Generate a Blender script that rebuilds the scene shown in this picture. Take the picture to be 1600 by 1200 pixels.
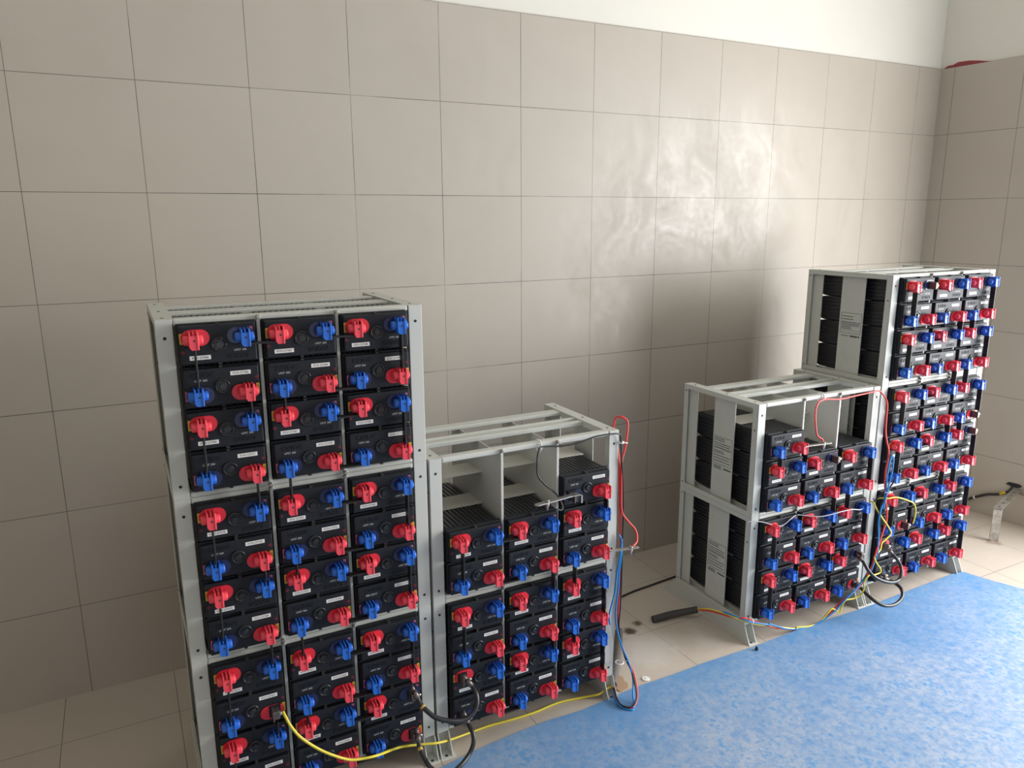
import bpy, bmesh, math, random
from mathutils import Vector, Matrix
random.seed(7)
PI = math.pi
scene = bpy.context.scene
for o in list(bpy.data.objects): bpy.data.objects.remove(o)
COL = scene.collection
# ------------------------------------------------------------------ camera
cd = bpy.data.cameras.new('camera'); cam = bpy.data.objects.new('camera', cd); COL.objects.link(cam)
cam.location = (-0.0565, -1.6727, 1.4269)
cam.rotation_euler = (1.3524, 0.0053, -0.4818)
cd.sensor_width = 36; cd.sensor_fit = 'HORIZONTAL'; cd.lens = 1172.69/1600*36; cd.clip_start = 0.02
scene.camera = cam
scene.view_settings.view_transform = 'Standard'; scene.view_settings.look = 'None'
scene.view_settings.gamma = 1; scene.view_settings.use_curve_mapping = False
scene.view_settings.exposure = -0.04
# ------------------------------------------------------------------ sky, window daylight and added fill
world = bpy.data.worlds.new('sky'); scene.world = world; world.use_nodes = True
bg = world.node_tree.nodes['Background']; bg.inputs[0].default_value = (0.75, 0.85, 1.0, 1); bg.inputs[1].default_value = 1.2
def area(name, loc, rot, sx, sy, power, colr):
    l = bpy.data.lights.new(name, 'AREA'); l.shape = 'RECTANGLE'; l.size = sx; l.size_y = sy; l.energy = power; l.color = colr
    o = bpy.data.objects.new(name, l); COL.objects.link(o); o.location = loc; o.rotation_euler = rot
    return o
WIN_Y0, WIN_Y1, WIN_Z0, WIN_Z1 = -2.30, -0.25, 0.20, 2.05
# daylight entering through the window of the right wall
area('window_daylight', (3.70, (WIN_Y0+WIN_Y1)/2, (WIN_Z0+WIN_Z1)/2), (0, PI/2, 0), WIN_Z1-WIN_Z0, WIN_Y1-WIN_Y0, 172, (0.985, 0.99, 0.985))
# added soft fill light, set in an assumed, unseen doorway behind the camera
area('added_fill_light', (0.6, -4.43, 1.15), (PI/2, 0, 0), 1.3, 2.0, 1.5, (0.97, 0.98, 1.0))

# ------------------------------------------------------------------ materials
def mat(name, c, rough=0.5, metal=0.0, spec=0.5):
    m = bpy.data.materials.new(name); m.use_nodes = True
    b = m.node_tree.nodes['Principled BSDF']
    b.inputs['Base Color'].default_value = (c[0], c[1], c[2], 1); b.inputs['Roughness'].default_value = rough
    b.inputs['Metallic'].default_value = metal; b.inputs['Specular IOR Level'].default_value = spec
    return m
def nd(m, t, **k):
    n = m.node_tree.nodes.new(t)
    for a, v in k.items(): setattr(n, a, v)
    return n
def lk(m, a, b): m.node_tree.links.new(a, b)
def bsdf(m): return m.node_tree.nodes['Principled BSDF']
def mathn(m, op, a, b=None, clamp=False):
    n = nd(m, 'ShaderNodeMath', operation=op); n.use_clamp = clamp
    for i, v in enumerate((a, b)):
        if v is None: continue
        if isinstance(v, (int, float)): n.inputs[i].default_value = v
        else: lk(m, v, n.inputs[i])
    return n.outputs[0]
def noise(m, vec, scale, detail=3, rough=0.55):
    n = nd(m, 'ShaderNodeTexNoise'); n.inputs['Scale'].default_value = scale; n.inputs['Detail'].default_value = detail
    n.inputs['Roughness'].default_value = rough; lk(m, vec, n.inputs['Vector']); return n.outputs['Fac']
def ramp(m, fac, a, b, lo=0.0, hi=1.0):
    n = nd(m, 'ShaderNodeMapRange'); n.inputs[1].default_value = a; n.inputs[2].default_value = b
    n.inputs[3].default_value = lo; n.inputs[4].default_value = hi; lk(m, fac, n.inputs[0]); return n.outputs[0]
def mix(m, fac, a, b):
    n = nd(m, 'ShaderNodeMix', data_type='RGBA')
    if isinstance(fac, (int, float)): n.inputs[0].default_value = fac
    else: lk(m, fac, n.inputs[0])
    for i, v in ((6, a), (7, b)):
        if isinstance(v, tuple): n.inputs[i].default_value = (v[0], v[1], v[2], 1)
        else: lk(m, v, n.inputs[i])
    return n.outputs[2]
def objco(m): return nd(m, 'ShaderNodeTexCoord').outputs['Object']
TS = 0.3026
def tile_material(name, axes, off, c1, c2, joint, rlo, rhi, spots=None, jmax=0.55):
    m = mat(name, c1, 0.35, 0, 0.5); b = bsdf(m); co = objco(m)
    sep = nd(m, 'ShaderNodeSeparateXYZ'); lk(m, co, sep.inputs[0])
    comb = nd(m, 'ShaderNodeCombineXYZ')
    for i in (0, 1): lk(m, mathn(m, 'ADD', sep.outputs[axes[i]], off[i]), comb.inputs[i])
    br = nd(m, 'ShaderNodeTexBrick'); br.offset = 0.0; br.squash = 1.0
    lk(m, comb.outputs[0], br.inputs['Vector'])
    br.inputs['Scale'].default_value = 1; br.inputs['Brick Width'].default_value = TS; br.inputs['Row Height'].default_value = TS
    br.inputs['Mortar Size'].default_value = 0.0009; br.inputs['Mortar Smooth'].default_value = 0.2; br.inputs['Bias'].default_value = 0
    br.inputs['Color1'].default_value = (*c1, 1); br.inputs['Color2'].default_value = (*c2, 1)
    cloud = noise(m, co, 2.2, 4); fine = noise(m, co, 38, 3)
    col = mix(m, ramp(m, cloud, 0.35, 0.75, 0, 0.35), br.outputs['Color'], (c1[0]*1.12, c1[1]*1.12, c1[2]*1.12))
    col = mix(m, ramp(m, noise(m, co, 4.5, 3, .5), 0.50, 0.80, 0, 0.22), col, (c1[0]*0.78, c1[1]*0.76, c1[2]*0.74))
    jvis = ramp(m, noise(m, co, 3.4, 4, .7), 0.45, 0.62, 0.03, jmax)
    jcol = mix(m, ramp(m, noise(m, co, 1.9, 3, .6), 0.40, 0.47), (c1[0]*1.25, c1[1]*1.25, c1[2]*1.25), joint)
    col2 = mix(m, mathn(m, 'MULTIPLY', br.outputs['Fac'], jvis), col, jcol)
    if spots:
        for (px, py, r, c, th) in spots:
            d = nd(m, 'ShaderNodeVectorMath', operation='DISTANCE'); d.inputs[1].default_value = (px, py, 0); lk(m, co, d.inputs[0])
            near = ramp(m, d.outputs['Value'], r*0.15, r, 1, 0)
            k = ramp(m, mathn(m, 'ADD', mathn(m, 'MULTIPLY', near, .8), mathn(m, 'MULTIPLY', noise(m, co, 3.0/r, 5, .7), 0.8)), th, th+.35, 0, .9)
            col2 = mix(m, mathn(m, 'MULTIPLY', k, ramp(m, near, 0, .25)), col2, c)
    lk(m, col2, b.inputs['Base Color'])
    mp = nd(m, 'ShaderNodeMapping'); mp.inputs['Scale'].default_value = (2.6, 2.6, .7); mp.inputs['Rotation'].default_value = (0, .35, 0)
    wv = nd(m, 'ShaderNodeVectorMath', operation='MULTIPLY_ADD'); wn = nd(m, 'ShaderNodeTexNoise'); wn.inputs['Scale'].default_value = 1.7; lk(m, co, wn.inputs['Vector'])
    lk(m, wn.outputs['Color'], wv.inputs[0]); wv.inputs[1].default_value = (.9, .9, .9); lk(m, co, wv.inputs[2]); lk(m, wv.outputs[0], mp.inputs['Vector'])
    lk(m, ramp(m, mathn(m, 'ADD', mathn(m, 'MULTIPLY', noise(m, mp.outputs[0], 2.6, 6, .68), .75), mathn(m, 'MULTIPLY', fine, .25)), 0.38, 0.62, rlo, rhi), b.inputs['Roughness'])
    bp = nd(m, 'ShaderNodeBump'); bp.inputs['Strength'].default_value = 0.08; bp.inputs['Distance'].default_value = 0.0010; bp.invert = True
    lk(m, mathn(m, 'ADD', br.outputs['Fac'], mathn(m, 'MULTIPLY', fine, .15)), bp.inputs['Height']); lk(m, bp.outputs[0], b.inputs['Normal'])
    return m
WALLC = (0.472, 0.422, 0.362)
M = {}
M['tile_back'] = tile_material('grey_beige_wall_tile', (0, 2), (-0.0439+TS*20, -2.106+TS*20), WALLC, (0.455, 0.406, 0.347), (0.16, 0.11, 0.08), 0.31, 0.56, jmax=.42)
M['tile_side'] = tile_material('grey_beige_side_tile', (1, 2), (-0.395+TS*20, -2.106+TS*20), WALLC, (0.455, 0.406, 0.347), (0.20, 0.15, 0.12), 0.36, 0.56, jmax=.06)
M['tile_floor'] = tile_material('beige_floor_tile', (0, 1), (0.0274+TS*20, -0.53+TS*20), (0.53, 0.465, 0.40), (0.51, 0.445, 0.38), (0.24, 0.17, 0.12), 0.34, 0.55, jmax=.12,
    spots=[(1.40, 0.14, .20, (0.62, 0.57, 0.53), .75), (1.62, 0.10, .16, (0.6, 0.55, 0.50), .85), (1.415, 0.262, .045, (0.05, 0.03, 0.02), .72), (1.47, 0.29, .04, (0.09, 0.055, 0.035), .8), (3.28, 0.10, .10, (0.20, 0.14, 0.10), .95)])
def plaster():
    m = mat('cream_plaster', (0.80, 0.765, 0.66), 0.8); co = objco(m)
    lk(m, mix(m, ramp(m, noise(m, co, 3, 4), .3, .7), (0.75, 0.725, 0.655), (0.72, 0.69, 0.62)), bsdf(m).inputs['Base Color'])
    bp = nd(m, 'ShaderNodeBump'); bp.inputs['Strength'].default_value = .15; bp.inputs['Distance'].default_value = .002
    lk(m, noise(m, co, 45, 4), bp.inputs['Height']); lk(m, bp.outputs[0], bsdf(m).inputs['Normal']); return m
M['plaster'] = plaster()
M['red_primer'] = mat('dull_red_primer', (0.30, 0.05, 0.055), 0.7)
def mat_blue():
    m = mat('worn_blue_matting', (0.07, 0.25, 0.55), 0.4); co = objco(m); b = bsdf(m)
    sep = nd(m, 'ShaderNodeSeparateXYZ'); lk(m, co, sep.inputs[0])
    n1 = noise(m, co, 2.1, 5, .6); n2 = noise(m, co, 42, 6, .74); n3 = noise(m, co, 11, 6, .7); n4 = noise(m, co, 75, 4, .7)
    # the strip along the racks is trodden less than the middle of the mat
    worn = mathn(m, 'ADD', ramp(m, sep.outputs[1], -.03, -.42, .30, .95), ramp(m, n1, .3, .7, -.28, .28), True)
    c = mix(m, ramp(m, n1, .35, .7), (0.085, 0.255, 0.52), (0.125, 0.29, 0.54))
    dust = ramp(m, mathn(m, 'ADD', mathn(m, 'MULTIPLY', n3, .45), mathn(m, 'MULTIPLY', n2, .55)),   .36, .56)
    c = mix(m, mathn(m, 'MULTIPLY', dust, worn), c, (0.37, 0.44, 0.56))
    blot = ramp(m, mathn(m, 'ADD', mathn(m, 'MULTIPLY', n3, .6), mathn(m, 'MULTIPLY', n4, .4)), .535, .60, 0, .75)
    c = mix(m, blot, c, (0.075, 0.28, 0.57))
    c = mix(m, ramp(m, noise(m, co, 6.5, 5, .7), .62, .74, 0, .35), c, (0.40, 0.40, 0.46))
    c = mix(m, ramp(m, noise(m, co, 95, 1), .80, .83, 0, .8), c, (0.13, 0.07, 0.07))
    lk(m, c, b.inputs['Base Color']); lk(m, ramp(m, n2, .3, .7, .36, .55), b.inputs['Roughness'])
    vo = nd(m, 'ShaderNodeTexVoronoi'); vo.inputs['Scale'].default_value = 42; lk(m, co, vo.inputs['Vector'])
    bp = nd(m, 'ShaderNodeBump'); bp.inputs['Strength'].default_value = .3; bp.inputs['Distance'].default_value = .002
    lk(m, mathn(m, 'ADD', mathn(m, 'MULTIPLY', n3, 1.2), mathn(m, 'MULTIPLY', vo.outputs['Distance'], .6)), bp.inputs['Height']); lk(m, bp.outputs[0], b.inputs['Normal'])
    return m
M['mat'] = mat_blue()
def painted():
    m = mat('pale_grey_paint', (0.56, 0.57, 0.53), 0.42); co = objco(m)
    lk(m, mix(m, ramp(m, noise(m, co, 9, 5, .65), .60, .78, 0, .35), (0.56, 0.57, 0.53), (0.40, 0.385, 0.34)), bsdf(m).inputs['Base Color'])
    return m
M['paint'] = painted()
M['shelfpaint'] = mat('cream_grey_paint', (0.60, 0.58, 0.52), 0.45)
M['hole'] = mat('dark_hole', (0.03, 0.03, 0.03), 0.9)
M['bolt'] = mat('dull_steel_bolt', (0.42, 0.39, 0.35), 0.38, 0.9)
def plastic_black():
    m = mat('black_battery_plastic', (0.024, 0.025, 0.030), 0.34); co = objco(m)
    lk(m, ramp(m, noise(m, co, 60, 3), .3, .7, .27, .40), bsdf(m).inputs['Roughness']); return m
M['case'] = plastic_black()
M['lid'] = mat('satin_black_lid_plastic', (0.014, 0.016, 0.021), 0.52, 0, 0.26)
M['vent'] = mat('glossy_black_vent', (0.02, 0.02, 0.022), 0.25)
M['red'] = mat('red_cap_plastic', (0.90, 0.075, 0.105), 0.40)
M['redseal'] = mat('red_seal_plastic', (0.70, 0.025, 0.045), 0.35)
M['blue'] = mat('blue_cap_plastic', (0.020, 0.145, 0.62), 0.36)
M['blueseal'] = mat('navy_seal_plastic', (0.016, 0.022, 0.085), 0.25)
M['lead'] = mat('grey_lead_terminal', (0.19, 0.165, 0.15), 0.42, 0.75)
M['white'] = mat('white_label', (0.80, 0.79, 0.77), 0.6)
M['ink'] = mat('black_ink', (0.03, 0.03, 0.03), 0.7)
M['whiteink'] = mat('white_print', (0.62, 0.62, 0.60), 0.6)
M['redink'] = mat('dull_red_print', (0.20, 0.016, 0.03), 0.6)
M['yellow'] = mat('yellow_sticker', (0.62, 0.42, 0.03), 0.55)
M['pink'] = mat('pink_sticker', (0.58, 0.14, 0.27), 0.55)
M['bar'] = mat('black_sleeve', (0.012, 0.012, 0.013), 0.5)
M['strip'] = mat('tinned_strip', (0.55, 0.52, 0.47), 0.34, 0.85)
M['cable'] = mat('black_rubber_cable', (0.022, 0.022, 0.024), 0.32)
M['cabletape'] = mat('tan_cable_band', (0.55, 0.36, 0.08), 0.6)
M['wred'] = mat('red_wire', (0.75, 0.045, 0.04), 0.4)
M['wblue'] = mat('light_blue_wire', (0.012, 0.24, 0.60), 0.4)
M['wblack'] = mat('black_wire', (0.015, 0.015, 0.017), 0.4)
M['wyellow'] = mat('yellow_wire', (0.80, 0.66, 0.06), 0.45)
M['wgrey'] = mat('grey_wire', (0.40, 0.40, 0.42), 0.5)
M['tie'] = mat('white_nylon_tie', (0.80, 0.80, 0.79), 0.45)
M['conduit'] = mat('grey_rubber_tube', (0.11, 0.10, 0.096), 0.6)
M['conduit_dark'] = mat('charcoal_rubber_tube', (0.05, 0.045, 0.045), 0.65)
def galv():
    m = mat('galvanised_strip', (0.42, 0.40, 0.36), 0.5, 0.6); co = objco(m)
    lk(m, mix(m, ramp(m, noise(m, co, 30, 5, .7), .4, .65), (0.40, 0.385, 0.36), (0.24, 0.20, 0.15)), bsdf(m).inputs['Base Color']); return m
M['galv'] = galv()
M['tan'] = mat('torn_brown_card', (0.42, 0.28, 0.18), 0.8)

# ------------------------------------------------------------------ mesh helpers
def box(bm, x0, x1, y0, y1, z0, z1, mi=0, bev=0.0, seg=1):
    v = [bm.verts.new((x, y, z)) for z in (z0, z1) for y in (y0, y1) for x in (x0, x1)]
    fs = [bm.faces.new([v[i] for i in q]) for q in ((0, 2, 3, 1), (4, 5, 7, 6), (0, 1, 5, 4), (2, 6, 7, 3), (0, 4, 6, 2), (1, 3, 7, 5))]
    for f in fs: f.material_index = mi
    if bev > 0:
        es = list({e for f in fs for e in f.edges})
        r = bmesh.ops.bevel(bm, geom=es, offset=bev, segments=seg, profile=.5, affect='EDGES')
        for f in r['faces']: f.material_index = mi
    return v
def cyl(bm, c, axis, r, l, n=14, mi=0, bev=0.0, r2=None, seg=2):
    # cylinder centred at c along axis (0,1,2)
    rot = {0: Matrix.Rotation(PI/2, 4, 'Y'), 1: Matrix.Rotation(PI/2, 4, 'X'), 2: Matrix.Identity(4)}[axis]
    before = set(bm.faces)
    g = bmesh.ops.create_cone(bm, cap_ends=True, cap_tris=False, segments=n, radius1=r, radius2=r if r2 is None else r2, depth=l, matrix=Matrix.Translation(c) @ rot)
    if bev > 0:
        caps = [f for f in bm.faces if f not in before and len(f.verts) == n]
        es = list({e for f in caps for e in f.edges})
        bmesh.ops.bevel(bm, geom=es, offset=bev, segments=seg, profile=.5, affect='EDGES')
    for f in bm.faces:
        if f not in before: f.material_index = mi; f.smooth = len(f.verts) <= 4
def disc(bm, c, axis, r, n=12, mi=0):
    rot = {0: Matrix.Rotation(PI/2, 4, 'Y'), 1: Matrix.Rotation(PI/2, 4, 'X'), 2: Matrix.Identity(4)}[axis]
    before = set(bm.faces)
    bmesh.ops.create_cone(bm, cap_ends=True, segments=n, radius1=r, radius2=r*.9, depth=.0008, matrix=Matrix.Translation(c) @ rot)
    for f in bm.faces:
        if f not in before: f.material_index = mi
def prism(bm, pts, axis, a, b, mi=0):
    # polygon pts in the plane normal to axis, extruded from a to b
    def P(p, t):
        return {0: (t, p[0], p[1]), 1: (p[0], t, p[1]), 2: (p[0], p[1], t)}[axis]
    A = [bm.verts.new(P(p, a)) for p in pts]; B = [bm.verts.new(P(p, b)) for p in pts]; n = len(pts)
    fs = [bm.faces.new(A), bm.faces.new(B[::-1])] + [bm.faces.new((A[i], B[i], B[(i+1) % n], A[(i+1) % n])) for i in range(n)]
    for f in fs: f.material_index = mi
    bmesh.ops.recalc_face_normals(bm, faces=fs)
    return fs
def mesh(name, bm, mats):
    bmesh.ops.recalc_face_normals(bm, faces=bm.faces)
    me = bpy.data.meshes.new(name); bm.to_mesh(me); bm.free()
    for k in (mats if isinstance(mats, (list, tuple)) else [mats]): me.materials.append(M[k])
    return me
def link(name, data, parent=None, loc=(0, 0, 0), rot=(0, 0, 0)):
    o = bpy.data.objects.new(name, data); COL.objects.link(o); o.parent = parent; o.location = loc; o.rotation_euler = rot
    return o
def tag(o, label=None, cat=None, group=None, kind=None):
    if label: o['label'] = label
    if cat: o['category'] = cat
    if group: o['group'] = group
    if kind: o['kind'] = kind
    return o
def empty(name, loc, rz, label, cat, group=None):
    o = link(name, None, None, loc, (0, 0, rz)); o.empty_display_size = .05
    return tag(o, label, cat, group)
def spline(pts, n=6):
    P = [Vector(p) for p in pts]; P = [P[0]*2-P[1]] + P + [P[-1]*2-P[-2]]; out = []
    for i in range(1, len(P)-2):
        for k in range(n):
            t = k/n; a, b, c, d = P[i-1:i+3]
            out.append(.5*((2*b)+(c-a)*t+(2*a-5*b+4*c-d)*t*t+(3*b-a-3*c+d)*t**3))
    out.append(P[-2]); return out
def tube(bm, pts, r, n=8, mi=0, smooth=6):
    Q = spline(pts, smooth) if smooth else [Vector(p) for p in pts]
    up = Vector((0, 0, 1)); rings = []; prev = None
    for i, q in enumerate(Q):
        t = (Q[min(i+1, len(Q)-1)]-Q[max(i-1, 0)]).normalized()
        if prev is None: s = t.cross(up); s = s.normalized() if s.length > 1e-3 else Vector((1, 0, 0))
        else: s = (prev - t*prev.dot(t)).normalized()
        prev = s; u = s.cross(t)
        rings.append([bm.verts.new(q + s*(r*math.cos(2*PI*k/n)) + u*(r*math.sin(2*PI*k/n))) for k in range(n)])
    fs = []
    for a, b in zip(rings, rings[1:]):
        for k in range(n):
            f = bm.faces.new((a[k], a[(k+1) % n], b[(k+1) % n], b[k])); f.smooth = True; fs.append(f)
    fs += [bm.faces.new(rings[0]), bm.faces.new(rings[-1][::-1])]
    for f in fs: f.material_index = mi
FONT_TMP = []
def text_bm(s, size, depth=0.0):
    cu = bpy.data.curves.new('t', 'FONT'); cu.body = s; cu.size = size; cu.align_x = 'CENTER'; cu.align_y = 'CENTER'; cu.resolution_u = 2; cu.extrude = depth
    o = bpy.data.objects.new('t', cu); COL.objects.link(o)
    dg = bpy.context.evaluated_depsgraph_get(); me = bpy.data.meshes.new_from_object(o.evaluated_get(dg))
    bm = bmesh.new(); bm.from_mesh(me); bpy.data.objects.remove(o); bpy.data.curves.remove(cu); bpy.data.meshes.remove(me)
    bm.transform(Matrix.Rotation(PI/2, 4, 'X'))
    return bm
def add_text(bm, s, size, loc, mi=0, depth=0.0, sx=1.0, rotz=0):
    t = text_bm(s, size, depth)
    m = Matrix.Translation(loc) @ Matrix.Rotation(rotz, 4, 'Z') @ Matrix.Diagonal((sx, 1, 1, 1))
    vm = {v: bm.verts.new(m @ v.co) for v in t.verts}
    for f in t.faces:
        try: g = bm.faces.new([vm[v] for v in f.verts]); g.material_index = mi
        except ValueError: pass
    t.free()
# ------------------------------------------------------------------ the room
def RX(y): return 3.594-0.0774*y
WY = 0.763; TOP = 2.106; CEIL = 3.2
def structure(name, bm, mats, loc=(0, 0, 0)):
    return tag(link(name, mesh(name, bm, mats)), kind='structure')
bm = bmesh.new(); prism(bm, [(-2.8, -4.7), (4.2, -4.7), (4.2, 0.9), (-2.8, 0.9)], 2, -.08, 0); structure('floor', bm, 'tile_floor')
bm = bmesh.new(); prism(bm, [(-2.8, -4.7), (4.2, -4.7), (4.2, 0.9), (-2.8, 0.9)], 2, CEIL, CEIL+.1); structure('ceiling', bm, 'plaster')
bm = bmesh.new()
box(bm, -2.8, RX(WY), WY, .9, 0, TOP, 0)
box(bm, -2.8, RX(WY)+.01, WY+.007, .9, TOP, CEIL, 1)
structure('wall_back', bm, ['tile_back', 'plaster'])
def wall_seg(bm, a, b, z0, z1, mi, off=0.0, th=.16):
    prism(bm, [(RX(a)+off, a), (RX(b)+off, b), (RX(b)+th, b), (RX(a)+th, a)], 2, z0, z1, mi)
bm = bmesh.new()
for a, b in ((.9, WIN_Y1), (WIN_Y0, -4.65)):
    wall_seg(bm, a, b, 0, TOP, 0); wall_seg(bm, a, b, TOP, CEIL, 1, .007)
wall_seg(bm, WIN_Y1, WIN_Y0, 0, WIN_Z0, 0); wall_seg(bm, WIN_Y1, WIN_Y0, WIN_Z1, TOP, 0); wall_seg(bm, WIN_Y1, WIN_Y0, TOP, CEIL, 1, .007)
structure('wall_right', bm, ['tile_side', 'plaster'])
bm = bmesh.new(); box(bm, -2.8, -2.65, -4.65, .9, 0, TOP, 0); box(bm, -2.8, -2.658, -4.65, .9, TOP, CEIL, 1); structure('wall_left', bm, ['tile_side', 'plaster'])
bm = bmesh.new()
for x0, x1, z0, z1, mi in ((-2.8, -.05, 0, TOP, 0), (1.25, 4.2, 0, TOP, 0), (-2.8, 4.2, 2.106, CEIL, 1)):
    box(bm, x0, x1, -4.7, -4.55, z0, z1, mi)
structure('wall_front', bm, ['tile_back', 'plaster'])
# frame of the window in the right wall
bm = bmesh.new()
def wfr(y0, y1, z0, z1): prism(bm, [(RX(y0)+.08, y0), (RX(y1)+.08, y1), (RX(y1)+.13, y1), (RX(y0)+.13, y0)], 2, z0, z1)
wfr(WIN_Y0, WIN_Y1, WIN_Z0, WIN_Z0+.04); wfr(WIN_Y0, WIN_Y1, WIN_Z1-.04, WIN_Z1)
for y in (WIN_Y0, WIN_Y0+.68, WIN_Y0+1.36, WIN_Y1-.04): wfr(y, y+.04, WIN_Z0, WIN_Z1)
structure('window_1', bm, 'paint')
# patch of bare red primer at the top of the corner, dark edge of the tiling
bm = bmesh.new()
pts = [(.757, 2.106), (.735, 2.118), (.715, 2.117), (.690, 2.1265), (.640, 2.1255), (.600, 2.119), (.56, 2.110), (.53, 2.106)]
A = [bm.verts.new((RX(y)+.004, y, z)) for y, z in pts]; B = [bm.verts.new((RX(y)+.012, y, z)) for y, z in pts]
bm.faces.new(A); bm.faces.new(B[::-1])
for i in range(len(pts)): bm.faces.new((A[i], B[i], B[(i+1) % len(pts)], A[(i+1) % len(pts)]))
structure('trim_1', bm, 'red_primer')
# blue matting on the floor
bm = bmesh.new()
edge = [(.05, -.075), (.30, -.066), (.571, -.054), (.671, -.038), (.797, -.027), (.904, -.022), (1.027, -.030), (1.183, -.017), (1.253, -.014), (1.402, -.016), (1.511, -.014), (1.739, -.020), (1.97, -.012), (2.288, -.022), (2.629, -.012), (2.879, -.006), (2.908, -.117), (2.945, -.219), (3.35, -1.45), (3.30, -3.2), (.05, -3.2)]
prism(bm, edge, 2, .0, .0035); tag(link('floor_mat', mesh('floor_mat', bm, 'mat')), 'large worn blue mat covering the tiled floor in front of the racks', 'mat')

# ------------------------------------------------------------------ battery crates
W, H, D, H0, GAP = .575, .3881, .3634, .0626, .0069
COLX = [.1165, .286, .4555]; ROWZ = [.335, .2436, .1522, .0608]
def side_frame_bm(sgn):
    bm = bmesh.new()
    def b(x0, x1, *r, **k):
        if sgn < 0: x0, x1 = W-x1, W-x0
        box(bm, x0, x1, *r, **k)
    b(0, .033, 0, .003, 0, H, bev=.0012); b(0.0003, .003, .0031, .024, 0.0004, H-.0004); b(.030, .0328, .0031, .020, .0035, H-.0035)
    b(0, .033, D-.003, D, 0, H); b(0.0003, .003, D-.020, D-.0031, 0.0004, H-.0004); b(.010, .013, .300, D-.0031, .0035, H-.0035)
    b(.0005, .036, 0.0035, D-.0035, H-.003, H-.0003); b(.0005, .003, 0.0035, D-.0035, H-.017, H-.0031); b(.033, .036, .02, D-.002, H-.018, H-.002)
    b(.0005, .036, 0.0035, D-.0035, 0.0003, .003); b(.0005, .003, 0.0035, D-.0035, .0031, .017); b(.033, .036, .02, D-.002, .002, .018)
    hx = .0165 if sgn > 0 else W-.0165
    for z in (.030, .350): disc(bm, (hx, -.0003, z), 1, .0036, mi=1)
    for y in (.035, .165, .325): disc(bm, (hx, y, H), 2, .0036, mi=1)
    for y, z in ((.012, .30), (.352, .02), (.352, .365)): disc(bm, (-.0002 if sgn > 0 else W+.0002, y, z), 0, .0028, mi=1)
    return bm
SIDE = {s: mesh('side_frame', side_frame_bm(s), ['paint', 'hole']) for s in (1, -1)}
PANEL = {}
for s in (1, -1):
    bm = bmesh.new(); x0, x1 = (.0105, .0130) if s > 0 else (W-.0130, W-.0105)
    box(bm, x0, x1, .113, .213, .003, H-.003); PANEL[s] = mesh('side_panel', bm, 'paint')
def rail_mesh(kind, top):
    bm = bmesh.new(); a, c = .0335, W-.0335
    if kind == 'front':
        z0, z1 = (.3740, .3890) if top else (.0005, .0130)
        box(bm, a, c, .0005, .027, z0, z1, bev=.005, seg=3)
    elif kind == 'middle':
        z0, z1 = (.372, .385) if top else (.002, .013)
        box(bm, a, c, .137, .155, z0, z1, bev=.002); box(bm, a, c, .176, .192, z0, z1, bev=.002); box(bm, a, c, .150, .180, z0, z0+.004)
    else:
        z0, z1 = (.374, .385) if top else (.002, .013)
        box(bm, a, c, .262, .300, z0, z1, bev=.002)
    return mesh(kind+'_rail', bm, 'paint')
RAILS = {(k, t): rail_mesh(k, t) for k in ('front', 'middle', 'rear') for t in (0, 1)}
DIV = []
for x in (.2012, .3708):
    bm = bmesh.new(); box(bm, x-.0012, x+.0012, .004, .33, .014, .373); box(bm, x-.0038, x+.0038, -.004, .006, .002, .379, bev=.001)
    me = mesh('divider', bm, 'paint')
    bs = []
    for z in (.3835, .006):
        bm = bmesh.new(); cyl(bm, (x, -.004, z), 1, .0048, .010, 8, bev=.001); cyl(bm, (x, -.0075, z), 1, .0030, .006, 8); bs.append(mesh('bolt', bm, 'bolt'))
    DIV.append((me, bs))
bm = bmesh.new()
SHELF = []
for r in range(4):
    bm = bmesh.new(); z = ROWZ[r]-.0447
    for x0, x1 in ((.0415, .1998), (.2026, .3694), (.3722, W-.0415)): box(bm, x0, x1, .118, .206, z-.0016, z)
    SHELF.append(mesh('shelf', bm, 'shelfpaint'))
def foot_mesh(s):
    bm = bmesh.new()
    def b(x0, x1, *r, **k):
        if s < 0: x0, x1 = W-x1, W-x0
        box(bm, x0, x1, *r, **k)
    b(-.003, .040, -.033, D+.085, 0, .003, bev=.001)
    for x in (0, .0315):
        x0, x1 = (x, x+.0025) if s > 0 else (W-x-.0025, W-x)
        prism(bm, [(-.028, .003), (-.002, H0-.0002), (D+.01, H0-.0002), (D+.072, .003)], 0, x0, x1)
    b(.002, .032, .004, D-.004, H0-.003, H0-.0002)
    b(.002, .032, .012, .0145, .003, H0-.003)
    disc(bm, (.017 if s > 0 else W-.017, -.020, .0033), 2, .0048, mi=1)
    return mesh('foot', bm, ['paint', 'hole'])
FOOT = {1: foot_mesh(1), -1: foot_mesh(-1)}
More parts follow.
